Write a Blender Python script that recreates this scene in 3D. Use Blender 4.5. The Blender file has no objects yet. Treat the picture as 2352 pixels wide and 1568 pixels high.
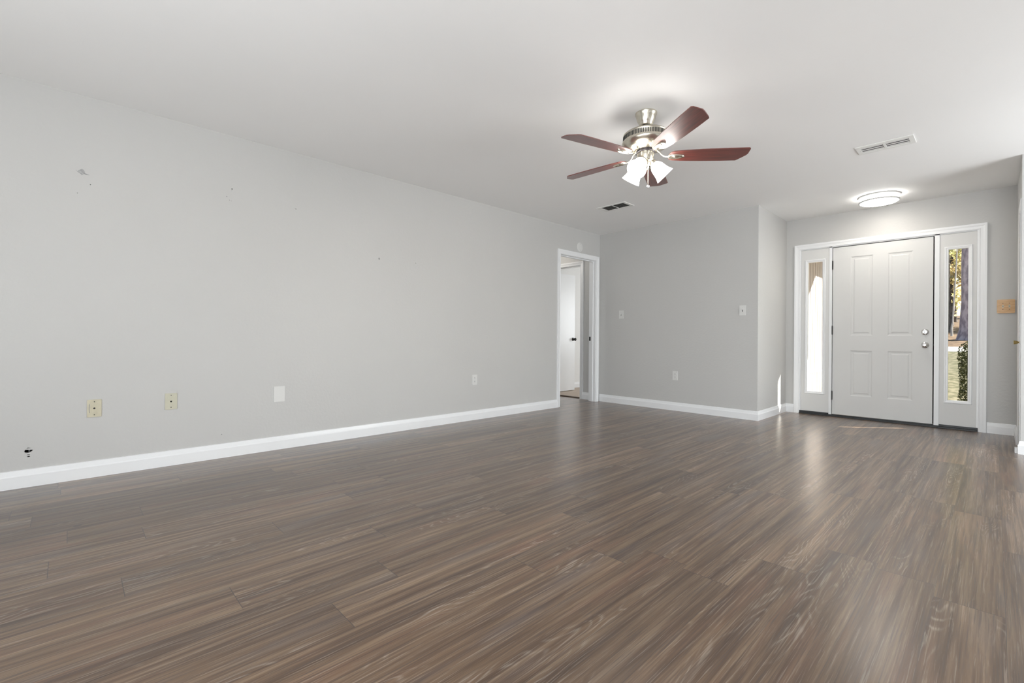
import bpy, bmesh, math, random
from mathutils import Vector, Matrix
from mathutils.geometry import tessellate_polygon
random.seed(7)
S = bpy.context.scene
COL = S.collection
R = math.radians

# ------------------------------------------------------------------ camera
YAW, ROLL = R(46.2614), R(-0.40138)
cam_d = bpy.data.cameras.new('camera')
cam = bpy.data.objects.new('camera', cam_d)
COL.objects.link(cam)
cam_d.sensor_width = 36
cam_d.lens = 36 * 1060.262 / 2352
cam_d.shift_y = (776.664 - 784) / 2352
cam_d.clip_start = 0.02
_r = Vector((math.cos(YAW), math.sin(YAW), 0)); _f = Vector((-math.sin(YAW), math.cos(YAW), 0)); _u = Vector((0, 0, 1))
_cx = math.cos(ROLL) * _r - math.sin(ROLL) * _u
_cy = math.sin(ROLL) * _r + math.cos(ROLL) * _u
M = Matrix((_cx, _cy, -_f)).transposed().to_4x4()
M.translation = (0, 0, 0.914)
cam.matrix_world = M
S.camera = cam

# ------------------------------------------------------------------ view, world, sun, window daylight, added fill lights
S.view_settings.view_transform = 'Standard'
S.view_settings.look = 'None'
S.view_settings.gamma = 1
S.view_settings.use_curve_mapping = False
S.view_settings.exposure = 0.0
S.cycles.diffuse_bounces = 6
S.cycles.glossy_bounces = 4
S.cycles.transparent_max_bounces = 12
S.cycles.sample_clamp_indirect = 6

W = bpy.data.worlds.new('sky'); S.world = W
W.use_nodes = True
nt = W.node_tree
sky = nt.nodes.new('ShaderNodeTexSky')
sky.sky_type = 'NISHITA'; sky.sun_disc = False
sky.sun_elevation = R(30); sky.sun_rotation = R(49)
bg = nt.nodes['Background']; bg.inputs['Strength'].default_value = 0.25
nt.links.new(sky.outputs['Color'], bg.inputs['Color'])

sun_d = bpy.data.lights.new('sun', 'SUN'); sun = bpy.data.objects.new('sun', sun_d); COL.objects.link(sun)
sun_d.energy = 24.0; sun_d.angle = R(0.53); sun_d.color = (1, 0.93, 0.82)
sun.rotation_euler = Vector((-1, -0.87, -0.77)).to_track_quat('-Z', 'Y').to_euler()
sun.location = (12, 18, 12)


def area_light(name, loc, direction, w, h, power, color=(0.93, 0.97, 1.0)):  # rectangular area light, for window daylight and for added fills
    d = bpy.data.lights.new(name, 'AREA'); o = bpy.data.objects.new(name, d); COL.objects.link(o)
    d.shape = 'RECTANGLE'; d.size = w; d.size_y = h; d.energy = power; d.color = color
    o.location = loc; o.rotation_euler = Vector(direction).to_track_quat('-Z', 'Y').to_euler()
    return o


area_light('daylight_patio_door', (0.85, -2.52, 1.15), (-0.2, 1, 0.05), 2.1, 1.9, 100)
area_light('daylight_side_window', (2.32, 4.75, 1.2), (-1, 0.05, -0.12), 1.5, 1.9, 88)
area_light('added_fill_rear_left', (-1.55, -1.45, 0.45), (0.25, 0.85, 0.85), 1.25, 1.4, 34)  # added upward fill behind the camera, no real source there
area_light('added_fill_rear_right', (0.70, -1.45, 0.45), (-0.3, 0.85, 0.85), 1.8, 1.4, 70)  # second added fill behind the camera, lifts ceiling and walls
area_light('added_fill_side', (1.25, 2.0, 0.25), (-0.8, 0.0, 0.9), 1.6, 3.0, 10)  # added low fill right of the camera, not a real source
area_light('daylight_bedroom_window', (-2.75, 9.35, 1.4), (-0.2, -1, 0), 1.2, 1.3, 51)
hl = bpy.data.lights.new('hall_fill_light', 'POINT'); hlo = bpy.data.objects.new('hall_fill_light', hl); COL.objects.link(hlo)  # added point light without a fixture, brightens the hall
hl.energy = 7; hl.shadow_soft_size = 0.2; hl.color = (1, 0.95, 0.88); hlo.location = (-4.95, 5.15, 2.2)

# ------------------------------------------------------------------ room dimensions (metres)
XL, YF, XS, YD, XR, YR, H = -4.021, 5.626, -1.853, 6.648, 0.150, 5.593, 2.44
YB, XE = -2.40, 2.20            # wall behind the camera and wall to the right of it
FAN = (-1.633, 2.800)


# ------------------------------------------------------------------ materials
def mat(name, color, rough=0.5, metal=0.0, spec=0.5, **kw):
    m = bpy.data.materials.new(name); m.use_nodes = True
    b = m.node_tree.nodes['Principled BSDF']
    b.inputs['Base Color'].default_value = (*color, 1)
    b.inputs['Roughness'].default_value = rough
    b.inputs['Metallic'].default_value = metal
    b.inputs['Specular IOR Level'].default_value = spec
    for k, v in kw.items():
        b.inputs[k.replace('_', ' ')].default_value = v
    return m


def nodes(m):
    return m.node_tree.nodes, m.node_tree.links, m.node_tree.nodes['Principled BSDF']


def vary(m, scale, amount, bump=0.0, bump_scale=None, detail=3, dist=0.002, stretch=None):
    """gentle tone variation and surface relief"""
    n, l, b = nodes(m)
    tc = n.new('ShaderNodeTexCoord'); src = tc.outputs['Object']
    if stretch:
        mp = n.new('ShaderNodeMapping'); mp.inputs['Scale'].default_value = stretch
        l.new(src, mp.inputs['Vector']); src = mp.outputs['Vector']
    if amount:
        t = n.new('ShaderNodeTexNoise'); t.inputs['Scale'].default_value = scale; t.inputs['Detail'].default_value = detail
        l.new(src, t.inputs['Vector'])
        c = b.inputs['Base Color'].default_value[:3]
        rp = n.new('ShaderNodeValToRGB')
        rp.color_ramp.elements[0].position = 0.3; rp.color_ramp.elements[1].position = 0.7
        rp.color_ramp.elements[0].color = (*[x * (1 - amount) for x in c], 1)
        rp.color_ramp.elements[1].color = (*[min(1, x * (1 + amount)) for x in c], 1)
        l.new(t.outputs['Fac'], rp.inputs['Fac']); l.new(rp.outputs['Color'], b.inputs['Base Color'])
    if bump:
        t2 = n.new('ShaderNodeTexNoise'); t2.inputs['Scale'].default_value = bump_scale or scale; t2.inputs['Detail'].default_value = 4
        l.new(src, t2.inputs['Vector'])
        bp = n.new('ShaderNodeBump'); bp.inputs['Strength'].default_value = bump; bp.inputs['Distance'].default_value = dist
        l.new(t2.outputs['Fac'], bp.inputs['Height']); l.new(bp.outputs['Normal'], b.inputs['Normal'])
    return m


def emit(name, color, strength):
    m = mat(name, (0.9, 0.9, 0.9), 0.4)
    b = m.node_tree.nodes['Principled BSDF']
    b.inputs['Emission Color'].default_value = (*color, 1)
    b.inputs['Emission Strength'].default_value = strength
    return m


M_wall = vary(mat('wall_paint', (0.545, 0.542, 0.530), 0.42, spec=0.34), 1.2, 0.012, 0.40, 48, dist=0.003)
M_ceil = vary(mat('ceiling_paint', (0.91, 0.91, 0.905), 0.75, spec=0.2), 0.9, 0.012, 0.10, 22, dist=0.002)
M_trim = vary(mat('white_trim_paint', (0.83, 0.84, 0.85), 0.32), 3, 0.012)
M_door = vary(mat('white_door_paint', (0.68, 0.68, 0.67), 0.5, spec=0.3), 2, 0.01)
M_bedroom = mat('bedroom_white_paint', (0.80, 0.80, 0.79), 0.6)
M_carpet = vary(mat('beige_carpet', (0.55, 0.47, 0.40), 0.95, spec=0.1), 90, 0.12, 0.5, 160)
M_white_plastic = mat('white_plastic', (0.68, 0.68, 0.665), 0.35)
M_ivory = vary(mat('ivory_plastic', (0.55, 0.535, 0.43), 0.35), 30, 0.04)
M_ivory_b = vary(mat('yellowed_ivory_plastic', (0.57, 0.53, 0.40), 0.35), 30, 0.08)
M_dark = mat('dark_cavity', (0.012, 0.012, 0.012), 0.9, spec=0.1)
M_vent = mat('vent_enamel', (0.82, 0.82, 0.80), 0.5, spec=0.3)
M_louver = mat('grey_louver', (0.20, 0.20, 0.19), 0.5)
M_slot = mat('dark_slot', (0.03, 0.03, 0.028), 0.7)
M_bronze = vary(mat('dark_bronze_sill', (0.022, 0.024, 0.026), 0.45), 18, 0.25)
M_black = mat('black_metal', (0.02, 0.02, 0.02), 0.4, metal=0.4)
M_hinge = mat('dark_bronze_hinge', (0.05, 0.048, 0.046), 0.4, metal=0.7)
M_chrome = mat('chrome', (0.80, 0.80, 0.80), 0.12, metal=1)
M_nickel = vary(mat('brushed_nickel', (0.66, 0.62, 0.53), 0.27, metal=1), 40, 0.06)
M_nickel_dark = mat('dark_motor_ring', (0.05, 0.045, 0.05), 0.4, metal=0.6)
M_brass = vary(mat('aged_brass', (0.42, 0.32, 0.13), 0.35, metal=1), 60, 0.2)
M_brass_worn = vary(mat('painted_over_brass', (0.62, 0.56, 0.42), 0.45, metal=0.4), 90, 0.3)
M_satin = mat('satin_white_metal', (0.66, 0.66, 0.65), 0.35, metal=0.35)
M_torn = vary(mat('torn_drywall_paper', (0.36, 0.36, 0.36), 0.9), 60, 0.25)
M_pipe = mat('grey_pipe', (0.22, 0.22, 0.22), 0.5)
M_concrete = vary(mat('porch_concrete', (0.24, 0.225, 0.21), 0.9), 6, 0.1)
M_soffit = mat('porch_soffit', (0.40, 0.33, 0.26), 0.8)
M_post = mat('sun_mask_post_paint', (0.55, 0.48, 0.40), 0.7)
M_road = vary(mat('pale_driveway', (0.62, 0.60, 0.57), 0.9), 2, 0.05)
M_shade = emit('lit_frosted_glass', (1.0, 0.96, 0.90), 20.0)
M_lens = emit('lit_diffuser', (1.0, 0.94, 0.85), 28.0)
M_lens_side = emit('lit_diffuser_side', (1.0, 0.97, 0.92), 13.0)


def wood_plate():
    m = mat('varnished_pine', (0.64, 0.40, 0.19), 0.35)
    n, l, b = nodes(m)
    tc = n.new('ShaderNodeTexCoord'); mp = n.new('ShaderNodeMapping'); mp.inputs['Scale'].default_value = (9, 30, 60)
    t = n.new('ShaderNodeTexNoise'); t.inputs['Scale'].default_value = 1.5; t.inputs['Detail'].default_value = 4
    rp = n.new('ShaderNodeValToRGB')
    rp.color_ramp.elements[0].position = 0.35; rp.color_ramp.elements[0].color = (0.56, 0.32, 0.13, 1)
    rp.color_ramp.elements[1].position = 0.65; rp.color_ramp.elements[1].color = (0.70, 0.46, 0.24, 1)
    l.new(tc.outputs['Object'], mp.inputs['Vector']); l.new(mp.outputs['Vector'], t.inputs['Vector'])
    l.new(t.outputs['Fac'], rp.inputs['Fac']); l.new(rp.outputs['Color'], b.inputs['Base Color'])
    return m


M_pine = wood_plate()


def blade_wood():
    m = mat('mahogany_veneer', (0.20, 0.035, 0.02), 0.5, spec=0.6, Coat_Weight=1.0, Coat_Roughness=0.33)
    n, l, b = nodes(m)
    tc = n.new('ShaderNodeTexCoord'); mp = n.new('ShaderNodeMapping'); mp.inputs['Scale'].default_value = (5, 95, 5)
    t = n.new('ShaderNodeTexNoise'); t.inputs['Scale'].default_value = 1.0; t.inputs['Detail'].default_value = 5
    rp = n.new('ShaderNodeValToRGB')
    rp.color_ramp.elements[0].position = 0.30; rp.color_ramp.elements[0].color = (0.070, 0.016, 0.012, 1)
    rp.color_ramp.elements[1].position = 0.70; rp.color_ramp.elements[1].color = (0.185, 0.036, 0.024, 1)
    l.new(tc.outputs['Object'], mp.inputs['Vector']); l.new(mp.outputs['Vector'], t.inputs['Vector'])
    l.new(t.outputs['Fac'], rp.inputs['Fac']); l.new(rp.outputs['Color'], b.inputs['Base Color'])
    return m


M_blade = blade_wood()


def glass():
    m = bpy.data.materials.new('window_glass'); m.use_nodes = True
    n, l = m.node_tree.nodes, m.node_tree.links
    n.remove(n['Principled BSDF'])
    tr = n.new('ShaderNodeBsdfTransparent'); tr.inputs['Color'].default_value = (0.95, 0.96, 0.955, 1)
    gl = n.new('ShaderNodeBsdfGlossy'); gl.inputs['Roughness'].default_value = 0.02
    lw = n.new('ShaderNodeLayerWeight'); lw.inputs['Blend'].default_value = 0.5
    p5 = n.new('ShaderNodeMath'); p5.operation = 'POWER'; p5.inputs[1].default_value = 5.0; l.new(lw.outputs['Facing'], p5.inputs[0])
    fr = n.new('ShaderNodeMath'); fr.operation = 'MULTIPLY_ADD'; fr.inputs[1].default_value = 0.96; fr.inputs[2].default_value = 0.02; l.new(p5.outputs[0], fr.inputs[0])
    mx = n.new('ShaderNodeMixShader')
    l.new(fr.outputs[0], mx.inputs['Fac']); l.new(tr.outputs['BSDF'], mx.inputs[1]); l.new(gl.outputs['BSDF'], mx.inputs[2])
    l.new(mx.outputs['Shader'], n['Material Output'].inputs['Surface'])
    return m


M_glass = glass()


def floor_planks():
    m = mat('vinyl_planks', (0.15, 0.11, 0.08), 0.33)
    n, l, b = nodes(m)

    def math_(op, a, c=None, d=None):
        x = n.new('ShaderNodeMath'); x.operation = op
        for i, v in enumerate((a, c, d)):
            if v is None: continue
            if isinstance(v, (int, float)): x.inputs[i].default_value = v
            else: l.new(v, x.inputs[i])
        return x.outputs[0]

    def comb(x, y, z=0.0):
        c = n.new('ShaderNodeCombineXYZ')
        for i, v in enumerate((x, y, z)):
            if isinstance(v, (int, float)): c.inputs[i].default_value = v
            else: l.new(v, c.inputs[i])
        return c.outputs[0]

    def noise(vec, scale=1.0, detail=4, rough=0.6, distort=0.0):
        t = n.new('ShaderNodeTexNoise'); t.inputs['Scale'].default_value = scale; t.inputs['Detail'].default_value = detail
        t.inputs['Roughness'].default_value = rough; t.inputs['Distortion'].default_value = distort
        l.new(vec, t.inputs['Vector']); return t.outputs['Fac']

    def ramp(fac, stops):
        r = n.new('ShaderNodeValToRGB'); e = r.color_ramp.elements
        while len(e) < len(stops): e.new(0.5)
        for i, (p, c) in enumerate(stops):
            e[i].position = p; e[i].color = (*c, 1) if len(c) == 3 else c
        l.new(fac, r.inputs['Fac']); return r.outputs['Color']

    def mix(fac, a, c, blend='MIX'):
        x = n.new('ShaderNodeMix'); x.data_type = 'RGBA'; x.blend_type = blend
        if isinstance(fac, (int, float)): x.inputs[0].default_value = fac
        else: l.new(fac, x.inputs[0])
        for i, v in ((6, a), (7, c)):
            if isinstance(v, tuple): x.inputs[i].default_value = (*v, 1)
            else: l.new(v, x.inputs[i])
        return x.outputs[2]

    tc = n.new('ShaderNodeTexCoord'); sp = n.new('ShaderNodeSeparateXYZ'); l.new(tc.outputs['Object'], sp.inputs[0])
    X, Y = sp.outputs['X'], sp.outputs['Y']
    WID, LEN = 0.1775, 1.22
    xr = math_('DIVIDE', math_('SUBTRACT', X, 0.030), WID)
    row = math_('FLOOR', xr); fx = math_('SUBTRACT', xr, row)
    wn = n.new('ShaderNodeTexWhiteNoise'); wn.noise_dimensions = '1D'; l.new(row, wn.inputs['W'])
    yr = math_('ADD', math_('DIVIDE', Y, LEN), wn.outputs['Value'])
    idx = math_('FLOOR', yr); fy = math_('SUBTRACT', yr, idx)
    wn2 = n.new('ShaderNodeTexWhiteNoise'); wn2.noise_dimensions = '2D'; l.new(comb(row, idx), wn2.inputs['Vector'])
    rnd = wn2.outputs['Value']
    sepc = n.new('ShaderNodeSeparateColor'); l.new(wn2.outputs['Color'], sepc.inputs[0])
    rnd2, rnd3 = sepc.outputs['Green'], sepc.outputs['Blue']
    off = math_('MULTIPLY', rnd, 57.0)
    # broad streaks along the plank, finer streaks, fibres and a little cathedral figure
    def streak(fx_, fy_, seed, detail, rough, distort=0.0):
        return noise(comb(math_('ADD', math_('MULTIPLY', X, fx_), off), math_('ADD', math_('MULTIPLY', Y, fy_), math_('MULTIPLY', off, 1.7)), math_('ADD', off, seed)), 1.0, detail, rough, distort)
    broad = streak(24, 0.75, 0.0, 2, 0.5, 0.5)
    mid = streak(62, 1.5, 5.0, 3, 0.6, 0.6)
    fine = streak(190, 3.2, 9.0, 4, 0.7, 0.3)
    warm = streak(10, 1.3, 13.0, 2, 0.5)
    warp = streak(7, 1.2, 17.0, 2, 0.5)
    gate = streak(9, 1.1, 21.0, 1, 0.5)
    rings = math_('SINE', math_('ADD', math_('MULTIPLY', warp, 150), math_('MULTIPLY', X, 210)))
    rings01 = math_('ADD', math_('MULTIPLY', rings, 0.5), 0.5)
    cath = math_('MULTIPLY', math_('POWER', rings01, 5.0), ramp(gate, [(0.56, (0, 0, 0)), (0.66, (1, 1, 1))]))
    cath = math_('MULTIPLY', cath, ramp(fine, [(0.42, (0, 0, 0)), (0.56, (1, 1, 1))]))
    val = math_('ADD', math_('MULTIPLY', broad, 0.55), math_('MULTIPLY', mid, 0.45))
    base = ramp(val, [(0.35, (0.052, 0.026, 0.013)), (0.44, (0.090, 0.050, 0.026)), (0.53, (0.140, 0.084, 0.046)), (0.65, (0.218, 0.145, 0.088))])
    base = mix(math_('MULTIPLY', ramp(warm, [(0.56, (0, 0, 0)), (0.72, (1, 1, 1))]), 0.45), base, (0.20, 0.098, 0.055))
    base = mix(math_('MULTIPLY', ramp(warm, [(0.28, (1, 1, 1)), (0.44, (0, 0, 0))]), 0.35), base, (0.140, 0.118, 0.112))
    base = mix(math_('MULTIPLY', ramp(fine, [(0.36, (1, 1, 1)), (0.47, (0, 0, 0))]), 0.72), base, (0.060, 0.041, 0.032))
    base = mix(math_('MULTIPLY', ramp(fine, [(0.55, (0, 0, 0)), (0.68, (1, 1, 1))]), 0.48), base, (0.34, 0.28, 0.23))
    base = mix(math_('MULTIPLY', cath, 0.45), base, (0.38, 0.33, 0.28))
    tone = math_('ADD', math_('MULTIPLY', rnd2, 0.34), 0.83)
    base = mix(1.0, base, comb(tone, tone, tone), 'MULTIPLY')
    # seams between planks
    ex = math_('MINIMUM', fx, math_('SUBTRACT', 1.0, fx)); ey = math_('MINIMUM', fy, math_('SUBTRACT', 1.0, fy))
    sx = math_('LESS_THAN', ex, 0.0045); sy = math_('LESS_THAN', ey, 0.0011)
    seam = math_('MAXIMUM', math_('MULTIPLY', sx, 0.55), sy)
    base = mix(math_('MULTIPLY', seam, 0.75), base, (0.035, 0.028, 0.024))
    # knot near the left wall
    dx = math_('DIVIDE', math_('SUBTRACT', X, -3.039), 0.013); dy = math_('DIVIDE', math_('SUBTRACT', Y, 0.030), 0.016)
    kd = math_('SQRT', math_('ADD', math_('MULTIPLY', dx, dx), math_('MULTIPLY', dy, dy)))
    base = mix(math_('MULTIPLY', math_('LESS_THAN', kd, 1.0), 0.85), base, (0.030, 0.018, 0.012))
    l.new(base, b.inputs['Base Color'])
    l.new(math_('ADD', math_('MULTIPLY', fine, 0.20), 0.34), b.inputs['Roughness'])
    b.inputs['Coat Weight'].default_value = 0.85; b.inputs['Coat Roughness'].default_value = 0.26
    b.inputs['Specular IOR Level'].default_value = 0.35
    hgt = math_('SUBTRACT', math_('ADD', math_('MULTIPLY', fine, 0.6), math_('MULTIPLY', cath, 0.3)), math_('MULTIPLY', seam, 1.0))
    bp = n.new('ShaderNodeBump'); bp.inputs['Strength'].default_value = 0.5; bp.inputs['Distance'].default_value = 0.001
    l.new(hgt, bp.inputs['Height']); l.new(bp.outputs['Normal'], b.inputs['Normal'])
    return m


M_floor = floor_planks()


def siding_mat():
    m = mat('cream_grooved_siding', (0.52, 0.475, 0.46), 0.75)
    return vary(m, 14, 0.05, stretch=(1, 6, 1))


M_siding = siding_mat()
M_groove = mat('siding_groove_shade_dirt', (0.36, 0.30, 0.255), 0.9)  # darker than the boards: groove shade and dirt put into the colour


def two_tone(name, c1, c2, scale, rough=0.9, stretch=(1, 1, 1), detail=5, p=(0.4, 0.6)):
    m = mat(name, c1, rough, spec=0.2)
    n, l, b = nodes(m)
    tc = n.new('ShaderNodeTexCoord'); mp = n.new('ShaderNodeMapping'); mp.inputs['Scale'].default_value = stretch
    t = n.new('ShaderNodeTexNoise'); t.inputs['Scale'].default_value = scale; t.inputs['Detail'].default_value = detail
    rp = n.new('ShaderNodeValToRGB')
    rp.color_ramp.elements[0].position = p[0]; rp.color_ramp.elements[0].color = (*c1, 1)
    rp.color_ramp.elements[1].position = p[1]; rp.color_ramp.elements[1].color = (*c2, 1)
    l.new(tc.outputs['Object'], mp.inputs['Vector']); l.new(mp.outputs['Vector'], t.inputs['Vector'])
    l.new(t.outputs['Fac'], rp.inputs['Fac']); l.new(rp.outputs['Color'], b.inputs['Base Color'])
    return m


M_lawn = two_tone('dry_lawn', (0.075, 0.076, 0.036), (0.19, 0.175, 0.115), 9.0)
M_litter = two_tone('leaf_litter', (0.065, 0.040, 0.023), (0.20, 0.13, 0.075), 5.0)
M_bark = two_tone('pine_bark', (0.26, 0.20, 0.215), (0.52, 0.41, 0.41), 9.0, stretch=(1, 1, 0.45))
M_bark_dark = two_tone('dark_bark', (0.05, 0.042, 0.040), (0.12, 0.10, 0.09), 6.0)
M_bark_pale = two_tone('pale_bark', (0.45, 0.42, 0.38), (0.60, 0.57, 0.52), 8.0)
M_leaf_y = two_tone('yellow_green_leaves', (0.34, 0.38, 0.14), (0.82, 0.78, 0.42), 1.5, 0.8)
M_leaf_o = two_tone('rust_green_leaves', (0.30, 0.31, 0.13), (0.74, 0.58, 0.30), 1.5, 0.8)
M_leaf_d = two_tone('dark_green_leaves', (0.020, 0.032, 0.009), (0.060, 0.068, 0.018), 9.0, 1.0)


def translucent(m, amount):
    n, l, b = nodes(m)
    col = b.inputs['Base Color'].links[0].from_socket
    t = n.new('ShaderNodeBsdfTranslucent'); l.new(col, t.inputs['Color'])
    mx = n.new('ShaderNodeMixShader'); mx.inputs['Fac'].default_value = amount
    l.new(b.outputs['BSDF'], mx.inputs[1]); l.new(t.outputs['BSDF'], mx.inputs[2])
    l.new(mx.outputs['Shader'], n['Material Output'].inputs['Surface'])


translucent(M_leaf_y, 0.65); translucent(M_leaf_o, 0.65)


# ------------------------------------------------------------------ mesh helpers
class MB:
    def __init__(s): s.v = []; s.f = []

    def add(s, verts, faces):
        o = len(s.v); s.v += [tuple(v) for v in verts]; s.f += [tuple(i + o for i in f) for f in faces]; return s

    def box(s, x0, x1, y0, y1, z0, z1):
        return s.add([(x0, y0, z0), (x1, y0, z0), (x1, y1, z0), (x0, y1, z0), (x0, y0, z1), (x1, y0, z1), (x1, y1, z1), (x0, y1, z1)],
                     [(0, 3, 2, 1), (4, 5, 6, 7), (0, 1, 5, 4), (1, 2, 6, 5), (2, 3, 7, 6), (3, 0, 4, 7)])

    def lathe(s, prof, seg=32, mtx=None, cap0=True, cap1=True):
        vs = []; fs = []
        for r, z in prof:
            for k in range(seg):
                a = 2 * math.pi * k / seg
                p = Vector((r * math.cos(a), r * math.sin(a), z)); vs.append(mtx @ p if mtx else p)
        for i in range(len(prof) - 1):
            for k in range(seg):
                k2 = (k + 1) % seg
                fs.append((i * seg + k, i * seg + k2, (i + 1) * seg + k2, (i + 1) * seg + k))
        if cap0: fs.append(tuple(reversed(range(seg))))
        if cap1: fs.append(tuple((len(prof) - 1) * seg + k for k in range(seg)))
        return s.add(vs, fs)

    def tube(s, pts, r, seg=10, flat=1.0):
        pts = [Vector(p) for p in pts]; vs = []; fs = []
        rs = r if isinstance(r, (list, tuple)) else [r] * len(pts)
        for i, p in enumerate(pts):
            t = (pts[min(i + 1, len(pts) - 1)] - pts[max(i - 1, 0)]).normalized()
            up = Vector((0, 0, 1)) if abs(t.z) < 0.95 else Vector((1, 0, 0))
            a = t.cross(up).normalized(); c = a.cross(t).normalized()
            for k in range(seg):
                g = 2 * math.pi * k / seg
                vs.append(p + a * math.cos(g) * rs[i] + c * math.sin(g) * rs[i] * flat)
        for i in range(len(pts) - 1):
            for k in range(seg):
                k2 = (k + 1) % seg
                fs.append((i * seg + k, i * seg + k2, (i + 1) * seg + k2, (i + 1) * seg + k))
        fs.append(tuple(reversed(range(seg)))); fs.append(tuple((len(pts) - 1) * seg + k for k in range(seg)))
        return s.add(vs, fs)

    def slab(s, outer, holes, fn, depth):
        """flat panel with holes; fn(u, v, d) maps panel coordinates to 3-D, d = 0 .. depth"""
        loops = [outer] + holes
        flat = [p for lp in loops for p in lp]
        tris = tessellate_polygon([[Vector((p[0], p[1], 0)) for p in lp] for lp in loops])
        N = len(flat)
        vs = [fn(u, v, 0) for u, v in flat] + [fn(u, v, depth) for u, v in flat]
        fs = []
        for a, b_, c in tris:
            fs.append((a, b_, c)); fs.append((c + N, b_ + N, a + N))
        o = 0
        for lp in loops:
            k = len(lp)
            for i in range(k):
                j = (i + 1) % k
                fs.append((o + i, o + j, o + j + N, o + i + N))
            o += k
        return s.add(vs, fs)

    def build(s, name, m, parent=None, smooth=False, bevel=0.0, local=False):
        me = bpy.data.meshes.new(name)
        org = Vector((0, 0, 0)) if (parent is None or local) else world_of(parent)
        me.from_pydata([tuple(Vector(v) - org) for v in s.v], [], s.f)
        bm = bmesh.new(); bm.from_mesh(me)
        bmesh.ops.recalc_face_normals(bm, faces=bm.faces); bm.to_mesh(me); bm.free()
        me.materials.append(m)
        if smooth:
            for p in me.polygons: p.use_smooth = True
        o = bpy.data.objects.new(name, me); COL.objects.link(o)
        if parent is not None: o.parent = parent
        if smooth:
            me.set_sharp_from_angle(angle=R(38))
        if bevel:
            bv = o.modifiers.new('bevel', 'BEVEL'); bv.width = bevel; bv.segments = 2; bv.limit_method = 'ANGLE'; bv.angle_limit = R(50)
        return o


WORLD = {}


def world_of(o):
    p = Vector((0, 0, 0))
    while o is not None:
        p += o.location; o = o.parent
    return p


def thing(name, label, cat, loc=(0, 0, 0), rotz=0.0, group=None):
    o = bpy.data.objects.new(name, None); COL.objects.link(o)
    o.empty_display_size = 0.1
    o.location = loc; o.rotation_euler = (0, 0, rotz)
    o['label'] = label; o['category'] = cat
    if group: o['group'] = group
    return o


def tag(o, label, cat, group=None, kind=None):
    o['label'] = label; o['category'] = cat
    if group: o['group'] = group
    if kind: o['kind'] = kind
    return o


def struct(o, label=None, cat=None):
    o['kind'] = 'structure'
    if label: o['label'] = label
    if cat: o['category'] = cat
    return o


def recenter(o):
    """move a top-level mesh's origin to its own centre"""
    me = o.data; c = sum((v.co for v in me.vertices), Vector()) / len(me.vertices)
    for v in me.vertices: v.co -= c
    o.location = o.location + c
    return o


def rect(x0, x1, z0, z1):
    return [(x0, z0), (x1, z0), (x1, z1), (x0, z1)]


def ring_loft(mb, fn, x0, x1, z0, z1, prof, cap=False):
    """closed rectangular moulding; prof = [(outward offset, height)]"""
    vs = []; fs = []
    for o, d in prof:
        for u, v in ((x0 - o, z0 - o), (x1 + o, z0 - o), (x1 + o, z1 + o), (x0 - o, z1 + o)):
            vs.append(fn(u, v, d))
    for i in range(len(prof) - 1):
        for k in range(4):
            k2 = (k + 1) % 4
            fs.append((i * 4 + k, i * 4 + k2, (i + 1) * 4 + k2, (i + 1) * 4 + k))
    if cap:
        b = (len(prof) - 1) * 4
        fs.append((b, b + 1, b + 2, b + 3))
    mb.add(vs, fs)


CASE = [(0.0, 0.0), (0.0, 0.010), (0.006, 0.012), (0.012, 0.0095), (0.030, 0.0125), (0.042, 0.017), (0.057, 0.0185), (0.060, 0.017), (0.060, 0.0)]


def casing(name, fn, x0, x1, zb, zt, prof=CASE):
    """three-sided mitred door casing"""
    mb = MB(); vs = []; fs = []
    for o, d in prof:
        for u, v in ((x0 - o, zb), (x0 - o, zt + o), (x1 + o, zt + o), (x1 + o, zb)):
            vs.append(fn(u, v, d))
    n_ = len(prof)
    for i in range(n_ - 1):
        for k in range(3):
            fs.append((i * 4 + k, i * 4 + k + 1, (i + 1) * 4 + k + 1, (i + 1) * 4 + k))
    fs.append(tuple(i * 4 for i in range(n_))); fs.append(tuple(i * 4 + 3 for i in reversed(range(n_))))
    mb.add(vs, fs)
    return struct(mb.build(name, M_trim))


BASE = [(0.0, 0.0), (0.014, 0.0), (0.0145, 0.070), (0.011, 0.078), (0.006, 0.104), (0.0, 0.106)]


def baseboard(mb, p0, p1, nrm, m0=0.0, m1=0.0):
    p0, p1 = Vector((*p0, 0)), Vector((*p1, 0)); d = (p1 - p0).normalized(); nrm = Vector((*nrm, 0))
    a = [p0 + nrm * t + d * (m0 * t) + Vector((0, 0, z)) for t, z in BASE]
    b = [p1 + nrm * t + d * (m1 * t) + Vector((0, 0, z)) for t, z in BASE]
    k = len(BASE)
    mb.add(a + b, [(i, (i + 1) % k, (i + 1) % k + k, i + k) for i in range(k)] + [tuple(range(k)), tuple(range(2 * k - 1, k - 1, -1))])


# mappings for wall planes: (u along wall, v up, d out of the wall into the room)
def on_left(u, v, d): return (XL + d, u, v)
def on_far(u, v, d): return (u, YF - d, v)
def on_side(u, v, d): return (XS + d, u, v)
def on_front(u, v, d): return (u, YD - d, v)
def on_right(u, v, d): return (XR - d, u, v)


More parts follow.
